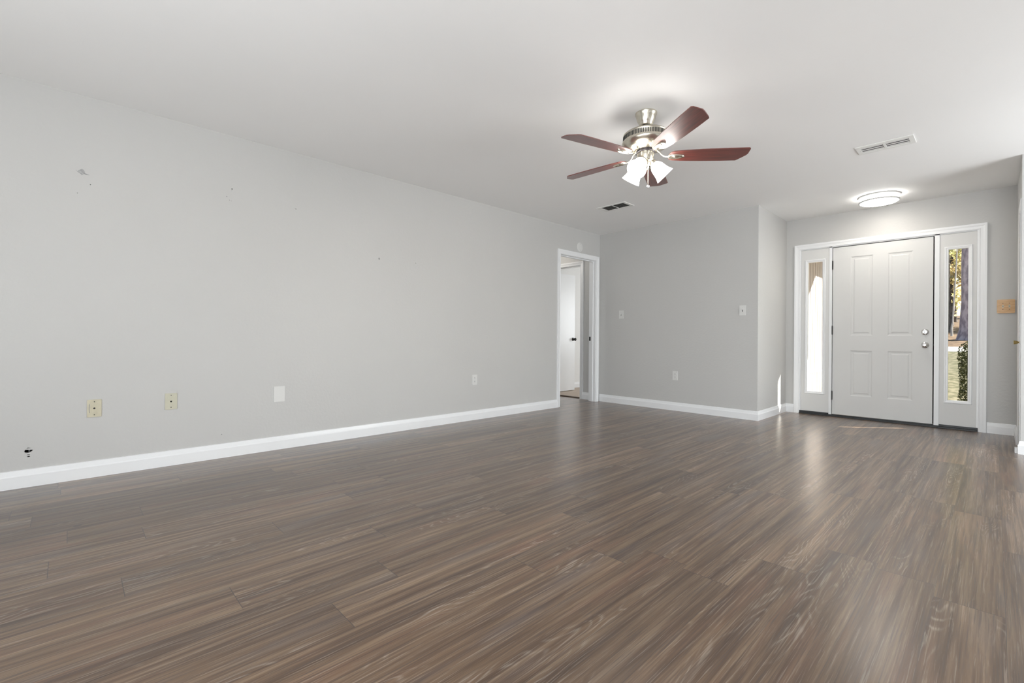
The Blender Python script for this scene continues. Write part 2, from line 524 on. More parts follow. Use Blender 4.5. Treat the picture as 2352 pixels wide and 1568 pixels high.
# ------------------------------------------------------------------ floors and ceiling
T = 0.115
mb = MB()
mb.slab([(-5.6, YB - 0.1), (XE + 0.1, YB - 0.1), (XE + 0.1, YD + 0.02), (XS - 0.05, YD + 0.02), (XS - 0.05, YF + 0.05), (-5.6, YF + 0.05)], [], lambda u, v, d: (u, v, -d), 0.06)
struct(mb.build('floor', M_floor), 'brown grey wood-look vinyl plank floor', 'floor')
mb = MB(); mb.box(-5.6, -1.95, YF + 0.05, 9.4, -0.06, 0.006)
struct(mb.build('floor_bedroom', M_carpet), 'beige carpet in the bedroom past the inner doorway', 'carpet')
mb = MB(); mb.box(-5.7, XE + 0.2, YB - 0.2, YD + 0.16, H, H + 0.12); mb.box(-5.7, -1.86, YD + 0.16, 9.5, H, H + 0.12)
struct(mb.build('ceiling', M_ceil), 'smooth white ceiling', 'ceiling')
# carpet transition strip under the bedroom doorway
mb = MB(); mb.box(-5.10, -4.39, YF + 0.030, YF + 0.075, 0.0, 0.014)
struct(mb.build('trim_8', mat('brown_transition_strip', (0.12, 0.085, 0.06), 0.5), bevel=0.004), 'thin brown transition strip between planks and bedroom carpet', 'threshold strip')

# ------------------------------------------------------------------ left wall with doorway and hole
DL0, DL1, DT = 4.733, 5.527, 2.048


def blob(cu, cv, ru, rv, k, jag=0.15, seed=1, pts=None):
    rr = random.Random(seed)
    return [(cu + ru * math.cos(a) * (1 + rr.uniform(-jag, jag)), cv + rv * math.sin(a) * (1 + rr.uniform(-jag, jag))) for a in [2 * math.pi * i / k for i in range(k)]]


hole_main = [(-0.197, 0.216), (-0.192, 0.223), (-0.180, 0.2225), (-0.165, 0.220), (-0.158, 0.2185), (-0.165, 0.211), (-0.174, 0.205), (-0.184, 0.2035), (-0.194, 0.207)]
hole_top = [(-0.188, 0.2285), (-0.181, 0.236), (-0.168, 0.231), (-0.172, 0.229), (-0.180, 0.231)]
hole_low = [(-0.185, 0.180), (-0.178, 0.1775), (-0.172, 0.180), (-0.173, 0.185), (-0.182, 0.1845)]
hole_low2 = [(-0.186, 0.190), (-0.182, 0.195), (-0.172, 0.194), (-0.174, 0.191), (-0.181, 0.191)]
anchors = [(0.885, 2.036, .0045), (0.883, 2.023, .002), (0.851, 1.972, .0028), (0.880, 1.945, .0022), (0.868, 1.947, .002), (1.351, 1.976, .0035), (1.343, 1.978, .002),
           (3.887, 2.094, .0045), (0.089, 1.882, .003), (0.028, 1.815, .002), (2.503, 1.662, .004), (0.828, 0.175, .003)]
holes = [hole_main, hole_top, hole_low, hole_low2] + [blob(u, v, r, r, 8, .15, i) for i, (u, v, r) in enumerate(anchors)]
e_ = 0.0205
outer = [(YB - 0.1, 0), (DL0 - e_, 0), (DL0 - e_, DT + e_), (DL1 + e_, DT + e_), (DL1 + e_, 0), (YF + 0.0, 0), (YF + 0.0, H), (YB - 0.1, H)]
mb = MB(); mb.slab(outer, holes, lambda u, v, d: (XL - d, u, v), 0.016)
struct(mb.build('wall_left', M_wall), 'long light grey left wall with small nail holes', 'wall')
mb = MB()
mb.slab(outer, [], lambda u, v, d: (XL - 0.099 - d, u, v), 0.016)
mb.box(XL - 0.099, XL - 0.016, YB - 0.1, YB - 0.06, 0, H); mb.box(XL - 0.099, XL - 0.016, DL0 - 0.06, DL0 - e_, 0, H)
struct(mb.build('wall_left_hall', M_wall))
mb = MB(); mb.box(XL - 0.096, XL - 0.092, YB, DL0 - 0.08, 0.01, H - 0.01)  # dark sheet inside the wall stands in for shade behind the holes
struct(mb.build('wall_left_dark_sheet', M_dark))
mb = MB(); mb.tube([(XL - 0.034, -0.176, 0.03), (XL - 0.034, -0.176, 0.42)], 0.0045)
tag(recenter(mb.build('pipe', M_pipe, smooth=True)), 'thin grey pipe inside the ragged hole low in the left wall', 'pipe')

# jamb of the doorway in the left wall
mb = MB()
mb.box(XL - T, XL + 0.001, DL1 - 0.0, DL1 + 0.020, 0, DT + 0.02)
mb.box(XL - T, XL + 0.001, DL0 - 0.020, DL0, 0, DT + 0.02)
mb.box(XL - T, XL + 0.001, DL0, DL1, DT, DT + 0.02)
mb.box(XL - 0.075, XL - 0.040, DL1 - 0.011, DL1, 0, DT); mb.box(XL - 0.075, XL - 0.040, DL0, DL0 + 0.011, 0, DT)
mb.box(XL - 0.075, XL - 0.040, DL0 + 0.011, DL1 - 0.011, DT - 0.011, DT)
jb = struct(mb.build('trim_2', M_trim), 'white jamb of the open doorway in the left wall', 'door jamb')
st = MB(); st.box(XL - 0.108, XL - 0.082, DL1 - 0.0025, DL1 + 0.001, 0.885, 0.945); st.build('strike_plate', M_black, jb)
casing('trim_1', on_left, DL0 + 0.001, DL1 + 0.006, 0, DT + 0.003)['label'] = 'white casing around the doorway in the left wall'
bpy.data.objects['trim_1']['category'] = 'door casing'

# ------------------------------------------------------------------ far wall, continuing as the hall wall with the bedroom doorway
BX0, BX1, BT = -5.125, -4.374, 2.035
w_ = 0.0175
outer = [(-5.6, 0), (BX0 - w_, 0), (BX0 - w_, BT + w_), (BX1 + w_, BT + w_), (BX1 + w_, 0), (XS, 0), (XS, H), (-5.6, H)]
mb = MB(); mb.slab(outer, [], lambda u, v, d: (u, YF + d, v), T)
struct(mb.build('wall_far', M_wall), 'short grey far wall between the doorway and the entry', 'wall')
mb = MB()
mb.box(BX1, BX1 + 0.018, YF - 0.001, YF + T + 0.001, 0, BT + 0.018); mb.box(BX0 - 0.018, BX0, YF - 0.001, YF + T + 0.001, 0, BT + 0.018)
mb.box(BX0, BX1, YF - 0.001, YF + T + 0.001, BT, BT + 0.018)
mb.box(BX1 - 0.011, BX1, YF + 0.03, YF + 0.065, 0, BT); mb.box(BX0, BX1 - 0.011, YF + 0.03, YF + 0.065, BT - 0.011, BT)
struct(mb.build('trim_3', M_trim), 'white jamb of the bedroom doorway in the hall', 'door jamb')
casing('trim_4', on_far, BX0 - 0.004, BX1 + 0.004, 0, BT + 0.004, [(o * 0.92, d) for o, d in CASE])
bpy.data.objects['trim_4']['label'] = 'white casing around the bedroom doorway in the hall'; bpy.data.objects['trim_4']['category'] = 'door casing'

# hall side, end and bedroom walls
mb = MB(); mb.box(-5.6, -5.5, 3.4, YF, 0, H); mb.box(-5.6, XL - 0.116, 3.3, 3.4, 0, H)
struct(mb.build('wall_hall', M_wall), 'grey wall of the small hall', 'wall')
BY = 9.25
mb = MB(); mb.box(-5.49, -5.39, YF + T, BY, 0, H)
struct(mb.build('wall_bedroom_left', M_bedroom), 'white bedroom wall behind the open door', 'wall')
mb = MB(); mb.box(-2.00, -1.96, YF + T, BY, 0, H)
struct(mb.build('wall_bedroom_right', M_bedroom))
mb = MB(); mb.slab(rect(-5.49, -1.96, 0, H), [rect(-3.4, -2.1, 0.75, 2.05)], lambda u, v, d: (u, BY + d, v), 0.06)
struct(mb.build('wall_bedroom_far', M_bedroom))
mb = MB(); mb.box(-5.49, -1.96, YF + T, YF + T + 0.006, BT + 0.02, H); mb.box(BX1 + 0.02, -1.96, YF + T, YF + T + 0.006, 0, BT + 0.02)
struct(mb.build('wall_bedroom_near', M_bedroom))
mb = MB(); baseboard(mb, (-5.39, YF + T), (-5.39, BY), (1, 0))
struct(mb.build('baseboard_bedroom', M_trim))

# bedroom door leaf, opened square into the bedroom
d2 = thing('door_2', 'white flush bedroom door standing open with a black knob', 'door', (-5.10, YF + 0.08, 0))
d2['kind'] = 'structure'
mb = MB(); mb.box(-5.135, -5.10, YF + 0.085, YF + 0.085 + 0.700, 0.018, 2.022)
mb.build('slab', M_trim, d2, bevel=0.002)
mb = MB(); kx = Matrix.Translation((-5.10, 6.355, 0.904)) @ Matrix.Rotation(R(90), 4, 'Y')
mb.lathe([(0.028, 0), (0.030, 0.004), (0.024, 0.010), (0.011, 0.014), (0.010, 0.032), (0.020, 0.038), (0.027, 0.048), (0.027, 0.058), (0.018, 0.066), (0.0, 0.068)], 20, kx)
o = mb.build('knob', M_black, d2, smooth=True); o['label'] = 'black round door knob'

# ------------------------------------------------------------------ entry: side wall, front wall, right wall
mb = MB(); mb.box(XS - 0.10, XS, YF + T, YD, 0, H)
struct(mb.build('wall_entry', M_wall), 'short bright wall turning into the entry, with a patch of sunlight', 'wall')
UX0, UX1, UT = -1.698, -0.112, 2.050
mb = MB(); mb.slab([(XS - 0.1, 0), (UX0 - 0.0, 0), (UX0, UT + 0.0), (UX1, UT), (UX1, 0), (XR + 0.12, 0), (XR + 0.12, H), (XS - 0.1, H)], [], lambda u, v, d: (u, YD + d, v), 0.075)
struct(mb.build('wall_front', M_wall), 'light grey wall around the front door', 'wall')
CD0, CD1, CDT = 5.690, 6.000, 2.030
mb = MB(); CW = 0.060
mb.slab([(YR + CW, 0), (CD0, 0), (CD0, CDT), (CD1, CDT), (CD1, 0), (YD, 0), (YD, H), (YR + CW, H)], [], lambda u, v, d: (XR + d, u, v), T)
struct(mb.build('wall_closet', M_wall), 'grey wall end at the right of the entry', 'wall')
mb = MB(); mb.box(XR, XE + 0.1, YR, YR + CW, 0, H)
struct(mb.build('wall_right_far', M_wall), 'grey wall to the right of the entry facing the room', 'wall')
# walls behind and beside the camera, with the openings that let daylight in
mb = MB(); mb.slab(rect(XL - 0.1, XE + 0.1, 0, H), [rect(-0.25, 1.95, 0.08, 2.15)], lambda u, v, d: (u, YB - d, v), 0.1)
struct(mb.build('wall_rear', M_wall))
mb = MB(); mb.slab(rect(YB - 0.1, YR, 0, H), [rect(3.95, 5.52, 0.2, 2.2)], lambda u, v, d: (XE + d, u, v), 0.1)
struct(mb.build('wall_right', M_wall))

# baseboards
mb = MB(); baseboard(mb, (XL, YB), (XL, DL0 - 0.058), (1, 0)); struct(mb.build('baseboard_left', M_trim), 'white baseboard along the left wall', 'baseboard')
mb = MB(); baseboard(mb, (XL + 0.012, YF), (XS, YF), (0, -1), 0, 1); struct(mb.build('baseboard_far', M_trim), 'white baseboard along the far wall', 'baseboard')
mb = MB(); baseboard(mb, (XS, YF), (XS, YD), (1, 0), -1, -1); struct(mb.build('baseboard_entry', M_trim), 'white baseboard on the short entry wall', 'baseboard')
mb = MB(); baseboard(mb, (XS, YD), (UX0 - 0.062, YD), (0, -1), 1, 0); baseboard(mb, (UX1 + 0.062, YD), (XR, YD), (0, -1), 0, -1)
struct(mb.build('baseboard_front', M_trim), 'white baseboard pieces either side of the front door', 'baseboard')
mb = MB(); baseboard(mb, (XR, YD), (XR, CD1 + 0.064), (-1, 0), 1, 0); baseboard(mb, (XR, CD0 - 0.064), (XR, YR), (-1, 0), 0, 1); mb.box(XR - 0.030, XR, CD0 - 0.066, CD0 - 0.004, 0.0, 0.040)
baseboard(mb, (XR, YR), (XE, YR), (0, -1), -1, 0)
struct(mb.build('baseboard_right', M_trim), 'white baseboard at the wall end right of the entry', 'baseboard')
mb = MB(); baseboard(mb, (-4.32, YF), (XL - T, YF), (0, -1)); baseboard(mb, (-5.5, 3.4), (-5.5, YF), (1, 0)); struct(mb.build('baseboard_hall', M_trim), 'short white baseboard beside the bedroom doorway', 'baseboard')

# ------------------------------------------------------------------ front door unit
casing('trim_5', on_front, UX0, UX1, 0, UT + 0.0, CASE)
bpy.data.objects['trim_5']['label'] = 'white casing framing the front door and its sidelights'; bpy.data.objects['trim_5']['category'] = 'door casing'
DX0, DX1 = -1.357, -0.453
mb = MB()
for a, b_ in ((UX0, UX0 + 0.012), (-1.388, DX0 - 0.003), (DX1 + 0.008, -0.405), (UX1 - 0.012, UX1)):
    mb.box(a, b_, YD + 0.001, YD + 0.074, 0.0, UT)
mb.box(UX0 + 0.012, UX1 - 0.012, YD + 0.001, YD + 0.074, UT - 0.010, UT)
# stops behind the door edge
mb.box(DX0 - 0.003, DX0 + 0.012, YD + 0.062, YD + 0.074, 0.03, UT - 0.010); mb.box(DX1 - 0.012, DX1 + 0.008, YD + 0.062, YD + 0.074, 0.03, UT - 0.010)
mb.box(DX0, DX1, YD + 0.062, YD + 0.074, 2.022, UT - 0.010)
struct(mb.build('trim_6', M_trim), 'white frame and posts between front door and sidelights', 'door frame')
mb = MB(); mb.box(DX0 - 0.002, DX0 + 0.004, YD + 0.050, YD + 0.061, 0.03, 2.04); mb.box(DX1 - 0.004, DX1 + 0.007, YD + 0.050, YD + 0.061, 0.03, 2.04)
mb.box(DX0, DX1, YD + 0.050, YD + 0.061, 2.025, 2.0399)
struct(mb.build('trim_9', M_dark), 'black weatherstrip around the front door', 'weatherstrip')
mb = MB(); mb.box(UX0 + 0.0005, UX1 - 0.0005, YD - 0.022, YD + 0.0005, 0, 0.016); mb.box(UX0 + 0.013, UX1 - 0.013, YD + 0.0005, YD + 0.10, 0, 0.024)
for a, b_ in ((UX0 + 0.0005, -1.389), (-0.404, UX1 - 0.0005)):
    mb.box(a, b_, YD - 0.008, YD + 0.004, 0.016, 0.038)
mb.box(DX0, DX1, YD + 0.0, YD + 0.012, 0.016, 0.027)
struct(mb.build('trim_7', M_bronze, bevel=0.002), 'dark bronze sill under the front door and sidelights', 'door sill')

PAN = [(0.0, 0.0), (-0.004, -0.001), (-0.012, -0.0065), (-0.018, -0.0075), (-0.030, -0.0075), (-0.040, -0.003), (-0.044, -0.002)]
d1 = thing('door_1', 'white four-panel front door with chrome knob and deadbolt', 'door', (DX0, YD + 0.014, 0)); d1['kind'] = 'structure'
fd = YD + 0.014


def on_door(u, v, d): return (u, fd - d, v)


panels = [(-1.180, -0.968, 0.262, 0.800), (-0.836, -0.618, 0.262, 0.800), (-1.180, -0.968, 0.972, 1.908), (-0.836, -0.618, 0.972, 1.908)]
mb = MB(); mb.slab(rect(DX0 + 0.003, DX1 - 0.003, 0.030, 2.033), [rect(*p) for p in panels], lambda u, v, d: (u, fd + d, v), 0.044)
mb.build('slab', M_door, d1)
for p in panels:
    mb = MB(); ring_loft(mb, on_door, *p, PAN, cap=True); mb.build('panel', M_door, d1)
mb = MB(); mb.box(DX0 + 0.01, DX1 - 0.01, fd + 0.0441, fd + 0.046, 0.035, 2.03); mb.build('outer_skin', M_door, d1)
for z in (1.824, 1.039, 0.253):
    mb = MB(); mb.tube([(DX0 + 0.0005, fd - 0.008, z - 0.052), (DX0 + 0.0005, fd - 0.008, z + 0.052)], 0.0075, 12)
    o = mb.build('hinge', M_hinge, d1, smooth=True); o['label'] = 'dark bronze hinge knuckle'
    mb = MB(); mb.tube([(DX0 + 0.0005, fd - 0.008, z - 0.055), (DX0 + 0.0005, fd - 0.008, z + 0.055)], 0.0045, 10); mb.build('hinge_pin', M_hinge, o)


def facing(x, z, y): return Matrix.Translation((x, y, z)) @ Matrix.Rotation(R(90), 4, 'X')


mb = MB(); mb.lathe([(0.034, 0), (0.034, 0.004), (0.030, 0.010), (0.022, 0.014), (0.020, 0.016), (0.0, 0.016)], 28, facing(-0.517, 1.014, fd))
o = mb.build('deadbolt', M_chrome, d1, smooth=True); o['label'] = 'round chrome deadbolt rose'
mb = MB(); mb.box(-0.522, -0.512, fd - 0.034, fd - 0.014, 1.000, 1.028); mb.build('thumb_turn', M_chrome, o, bevel=0.002)
mb = MB(); mb.lathe([(0.033, 0), (0.033, 0.004), (0.028, 0.009), (0.013, 0.013), (0.012, 0.030), (0.020, 0.036), (0.026, 0.046), (0.026, 0.056), (0.020, 0.063), (0.012, 0.065), (0.010, 0.062), (0.0, 0.062)], 28, facing(-0.517, 0.873, fd))
o = mb.build('knob', M_chrome, d1, smooth=True); o['label'] = 'round chrome door knob'
mb = MB(); mb.box(DX1 - 0.0035, DX1 - 0.001, fd + 0.008, fd + 0.034, 0.848, 0.902); mb.box(DX1 - 0.001, DX1 + 0.005, fd + 0.014, fd + 0.026, 0.868, 0.882); mb.build('latch_plate', M_hinge, d1)


def sidelight(name, label, x0, x1, gx0, gx1, gz0, gz1):
    w = thing(name, label, 'window', (x0, YD, 0)); w['kind'] = 'structure'
    f = YD + 0.008
    def on(u, v, d): return (u, f - d, v)
    mb = MB(); mb.slab(rect(x0, x1, 0.030, UT - 0.011), [rect(gx0 - 0.006, gx1 + 0.006, gz0 - 0.006, gz1 + 0.006)], lambda u, v, d: (u, f + d, v), 0.028)
    mb.build('panel', M_door, w)
    mb = MB(); ring_loft(mb, on, gx0, gx1, gz0, gz1, [(0, -0.011), (0, 0.001), (0.004, 0.004), (0.012, 0.005), (0.020, 0.009), (0.027, 0.009), (0.033, 0.0)])
    mb.build('glazing_frame', M_trim, w)
    mb = MB(); ring_loft(mb, on, gx0, gx1, gz0, gz1, [(0, -0.017), (0, -0.0285), (0.02, -0.032), (0.03, -0.028)])
    mb.build('outer_glazing_frame', M_trim, w)
    mb = MB(); mb.box(gx0 - 0.004, gx1 + 0.004, f + 0.011, f + 0.017, gz0 - 0.004, gz1 + 0.004)
    mb.build('glass', M_glass, w)


sidelight('window_1', 'narrow sidelight left of the front door looking onto sunlit siding', UX0 + 0.013, -1.3885, -1.612, -1.460, 0.285, 1.882)
sidelight('window_2', 'narrow sidelight right of the front door looking onto the garden', -0.4045, UX1 - 0.013, -0.336, -0.188, 0.298, 1.876)

# closet door on the right wall of the entry
casing('trim_10', on_right, CD0 - 0.002, CD1 + 0.002, 0, CDT + 0.002, [(o, d * 0.42) for o, d in CASE])
bpy.data.objects['trim_10']['label'] = 'white casing of the closet door at the right edge'; bpy.data.objects['trim_10']['category'] = 'door casing'
d3 = thing('door_3', 'white closet door seen edge-on at the right with brass pull', 'door', (XR + 0.01, CD0, 0)); d3['kind'] = 'structure'
mb = MB(); mb.box(XR + 0.002, XR + 0.036, CD0 + 0.003, CD1 - 0.003, 0.012, CDT - 0.004); mb.build('slab', M_door, d3)
for z in (1.77, 1.03, 0.26):
    mb = MB(); mb.tube([(XR - 0.001, CD0 + 0.004, z - 0.045), (XR - 0.001, CD0 + 0.004, z + 0.045)], 0.006, 10)
    for zz in (-0.03, 0.0, 0.03): mb.tube([(XR - 0.001, CD0 + 0.004, z + zz - 0.006), (XR - 0.001, CD0 + 0.004, z + zz + 0.006)], 0.0075, 10)
    o = mb.build('hinge', M_brass_worn, d3, smooth=True); o['label'] = 'worn brass hinge'
mb = MB(); mb.lathe([(0.013, 0), (0.012, 0.004), (0.007, 0.007), (0.007, 0.010), (0.012, 0.014), (0.016, 0.030), (0.0175, 0.036), (0.015, 0.037), (0.0, 0.034)], 20, Matrix.Translation((XR + 0.002, 5.93, 0.909)) @ Matrix.Rotation(R(-90), 4, 'Y'))
o = mb.build('knob', M_brass, d3, smooth=True); o['label'] = 'flared brass pull knob'

# ------------------------------------------------------------------ ceiling fan
fan = thing('ceiling_fan', 'brushed nickel ceiling fan with five mahogany blades and three lit shades', 'ceiling fan', (*FAN, H))
FM = Matrix.Translation((*FAN, 0))
mb = MB(); mb.lathe([(0.066, H - 0.0005), (0.0715, H - 0.004), (0.0715, H - 0.012), (0.067, H - 0.018), (0.064, H - 0.030), (0.058, H - 0.052), (0.050, H - 0.068), (0.046, H - 0.074), (0.044, H - 0.082), (0.039, H - 0.088), (0.034, H - 0.088), (0.032, H - 0.080)], 40, FM)
mb.build('canopy', M_nickel, fan, smooth=True)
mb = MB(); mb.lathe([(0.026, H - 0.076), (0.029, H - 0.086), (0.022, H - 0.094), (0.014, H - 0.096)], 24, FM); mb.build('hanger_ball', M_black, fan, smooth=True)
mb = MB(); mb.lathe([(0.0125, H - 0.09), (0.0125, 2.312)], 20, FM); mb.build('downrod', M_nickel, fan, smooth=True)
mb = MB(); mb.lathe([(0.024, 2.326), (0.028, 2.318), (0.060, 2.316), (0.110, 2.309), (0.138, 2.300), (0.149, 2.291), (0.1505, 2.287), (0.1485, 2.284), (0.1510, 2.246), (0.156, 2.243), (0.157, 2.236), (0.154, 2.230), (0.148, 2.219), (0.132, 2.204), (0.108, 2.193), (0.085, 2.189), (0.072, 2.186), (0.066, 2.184)], 56, FM)
hs = mb.build('motor_housing', M_nickel, fan, smooth=True)
mb = MB()
for k in range(88):
    a = 2 * math.pi * k / 88
    p = Matrix.Translation((*FAN, 2.265)) @ Matrix.Rotation(a, 4, 'Z') @ Matrix.Translation((0.1497, 0, 0)) @ Matrix.Rotation(R(-3.8), 4, 'Y')
    mb.add([p @ Vector(q) for q in ((-.004, -.0027, -.0145), (.0012, -.0027, -.0145), (.0012, .0027, -.0145), (-.004, .0027, -.0145), (-.004, -.0027, .0145), (.0012, -.0027, .0145), (.0012, .0027, .0145), (-.004, .0027, .0145))],
           [(0, 3, 2, 1), (4, 5, 6, 7), (0, 1, 5, 4), (1, 2, 6, 5), (2, 3, 7, 6), (3, 0, 4, 7)])
o = mb.build('vent_slots', M_slot, hs); o['label'] = 'ring of dark vent slots'
mb = MB(); mb.lathe([(0.060, 2.187), (0.062, 2.180), (0.062, 2.172), (0.056, 2.169)], 36, FM); mb.build('motor_ring', M_nickel_dark, fan, smooth=True)
mb = MB(); mb.lathe([(0.053, 2.171), (0.055, 2.160), (0.0545, 2.150), (0.051, 2.128), (0.047, 2.116), (0.040, 2.110), (0.030, 2.106), (0.022, 2.104)], 40, FM)
mb.build('switch_housing', M_nickel, fan, smooth=True)
mb = MB(); mb.lathe([(0.030, 2.107), (0.032, 2.098), (0.026, 2.088), (0.020, 2.078), (0.022, 2.070), (0.015, 2.060), (0.006, 2.055), (0.008, 2.050), (0.0, 2.044)], 28, FM)
fit = mb.build('light_fitter', M_nickel, fan, smooth=True)

# blades: local X runs out along the blade, tip chamfered on one side
def blade_mesh():
    w = 0.072
    pts = [(0.152, -0.030), (0.160, -0.042), (0.178, -0.052), (0.24, -0.061), (0.36, -0.068), (0.52, -w), (0.643, -w), (0.651, -w + 0.010), (0.653, -0.005), (0.646, 0.012), (0.610, 0.060), (0.598, w), (0.50, w), (0.36, 0.068), (0.24, 0.061), (0.178, 0.052), (0.160, 0.042), (0.152, 0.030), (0.148, 0.0)]
    mb = MB(); mb.slab(pts, [], lambda u, v, d: (u, v, d - 0.003), 0.006); return mb


def iron_mesh():
    mb = MB()
    mb.tube([(0.055, 0, 0.044), (0.074, 0, 0.040), (0.090, 0, 0.026), (0.104, 0, 0.008), (0.122, 0, -0.004), (0.150, 0, -0.008)], [0.011, 0.009, 0.0065, 0.006, 0.006, 0.007], 12, 0.7)
    # oval bracket: raised rim round a shallow dish
    N = 28
    rings = [(1.0, -0.003), (1.0, -0.008), (0.90, -0.0125), (0.76, -0.011), (0.64, -0.0075), (0.36, -0.008), (0.22, -0.0115), (0.0001, -0.013)]
    vs = []; fs = []
    for s_, z in rings:
        for k in range(N):
            a = 2 * math.pi * k / N
            vs.append((0.196 + 0.056 * s_ * math.cos(a), 0.0255 * s_ * math.sin(a) * (1 - 0.18 * math.cos(a)), z))
    for i in range(len(rings) - 1):
        for k in range(N): fs.append((i * N + k, i * N + (k + 1) % N, (i + 1) * N + (k + 1) % N, (i + 1) * N + k))
    mb.add(vs, fs); return mb


first_blade = first_iron = None
for k in range(5):
    ang = R(39.3 + 72 * k)
    if first_blade is None:
        first_blade = blade_mesh().build('fan_blade', M_blade, fan, local=True, bevel=0.0012)
        first_iron = iron_mesh().build('blade_iron', M_nickel, fan, smooth=True, local=True)
        bl, ir = first_blade, first_iron
    else:
        bl = first_blade.copy(); COL.objects.link(bl); bl.parent = fan
        ir = first_iron.copy(); COL.objects.link(ir); ir.parent = fan
    for q in (bl, ir):
        q.location = (0, 0, 2.148 - H)
        q.rotation_euler = (Matrix.Rotation(ang, 3, 'Z') @ Matrix.Rotation(R(0.9 if k == 0 else 0.0), 3, 'Y') @ Matrix.Rotation(R(-10), 3, 'X')).to_euler()
first_blade['label'] = 'dark red mahogany blade with chamfered tip'

# lit glass shades
SH = [(0.0225, 0.0), (0.026, 0.006), (0.034, 0.016), (0.042, 0.032), (0.046, 0.052), (0.049, 0.072), (0.054, 0.092), (0.0625, 0.112), (0.064, 0.116), (0.062, 0.1155), (0.052, 0.092), (0.047, 0.072), (0.044, 0.052), (0.040, 0.032), (0.032, 0.017), (0.020, 0.008)]
for az, dn in ((-84, 42), (48, 45), (176, 53)):
    a = R(az); ax = Vector((math.cos(a) * math.cos(R(dn)), math.sin(a) * math.cos(R(dn)), -math.sin(R(dn))))
    p0 = Vector((*FAN, 2.100)) + Vector((math.cos(a), math.sin(a), 0)) * 0.052
    q = Matrix.Translation(p0) @ ax.to_track_quat('Z', 'Y').to_matrix().to_4x4()
    mb = MB(); mb.lathe(SH, 32, q, cap0=False, cap1=False)
    sh = mb.build('lamp_shade', M_shade, fan, smooth=True); sh['label'] = 'glowing white bell-shaped glass shade'
    mb = MB(); mb.lathe([(0.008, 0.010), (0.016, 0.022), (0.022, 0.042), (0.024, 0.055), (0.020, 0.068), (0.010, 0.076), (0.0, 0.078)], 20, q, cap0=True, cap1=False)
    mb.build('bulb', M_shade, sh, smooth=True)
    mb = MB(); mb.lathe([(0.012, -0.045), (0.012, -0.030), (0.022, -0.020), (0.0245, -0.004), (0.0235, 0.003)], 24, q); mb.build('lamp_holder', M_nickel, fan, smooth=True)
cx_, cy_ = FAN[0] + 0.036, FAN[1] - 0.030
mb = MB()
mb.tube([(FAN[0] + 0.020, FAN[1] - 0.017, 2.113), (cx_ - 0.004, cy_ + 0.004, 2.112), (cx_, cy_, 2.106), (cx_, cy_, 1.936)], 0.0018, 8)
ch = mb.build('pull_chain', M_nickel, fan, smooth=True)
mb = MB(); mb.lathe([(0.002, 0.010), (0.0075, 0.0075), (0.0105, 0.0), (0.0075, -0.0075), (0.0, -0.0105)], 18, Matrix.Translation((cx_, cy_, 1.928))); o = mb.build('chain_ball', M_chrome, ch, smooth=True)

# ------------------------------------------------------------------ entry ceiling light
LX, LY = -0.848, 6.150
LM = Matrix.Translation((LX, LY, 0))
el = thing('ceiling_light', 'round white flush ceiling light glowing above the front door', 'ceiling light', (LX, LY, H))
mb = MB(); mb.lathe([(0.165, H - 0.0005), (0.177, H - 0.002), (0.178, H - 0.014), (0.170, H - 0.018), (0.160, H - 0.018)], 56, LM); mb.build('upper_ring', M_satin, el, smooth=True)
mb = MB(); mb.lathe([(0.160, H - 0.016), (0.161, H - 0.050), (0.158, H - 0.066), (0.157, H - 0.067)], 56, LM, cap0=True, cap1=False); mb.build('diffuser_side', M_lens_side, el, smooth=True)
mb = MB(); mb.lathe([(0.157, H - 0.067), (0.150, H - 0.073), (0.10, H - 0.077), (0.0, H - 0.079)], 56, LM, cap0=True, cap1=False); mb.build('diffuser', M_lens, el, smooth=True)
mb = MB(); mb.lathe([(0.1625, H - 0.050), (0.172, H - 0.051), (0.173, H - 0.062), (0.168, H - 0.066), (0.1625, H - 0.066), (0.1625, H - 0.050)], 56, LM, cap0=False, cap1=False); mb.build('lower_ring', M_satin, el, smooth=True)
for k in range(3):
    a = R(-25 + 120 * k); p = (LX + 0.168 * math.cos(a), LY + 0.168 * math.sin(a))
    mb = MB(); mb.tube([(*p, H - 0.012), (*p, H - 0.055)], 0.0025, 8); mb.build('post', M_satin, el, smooth=True)


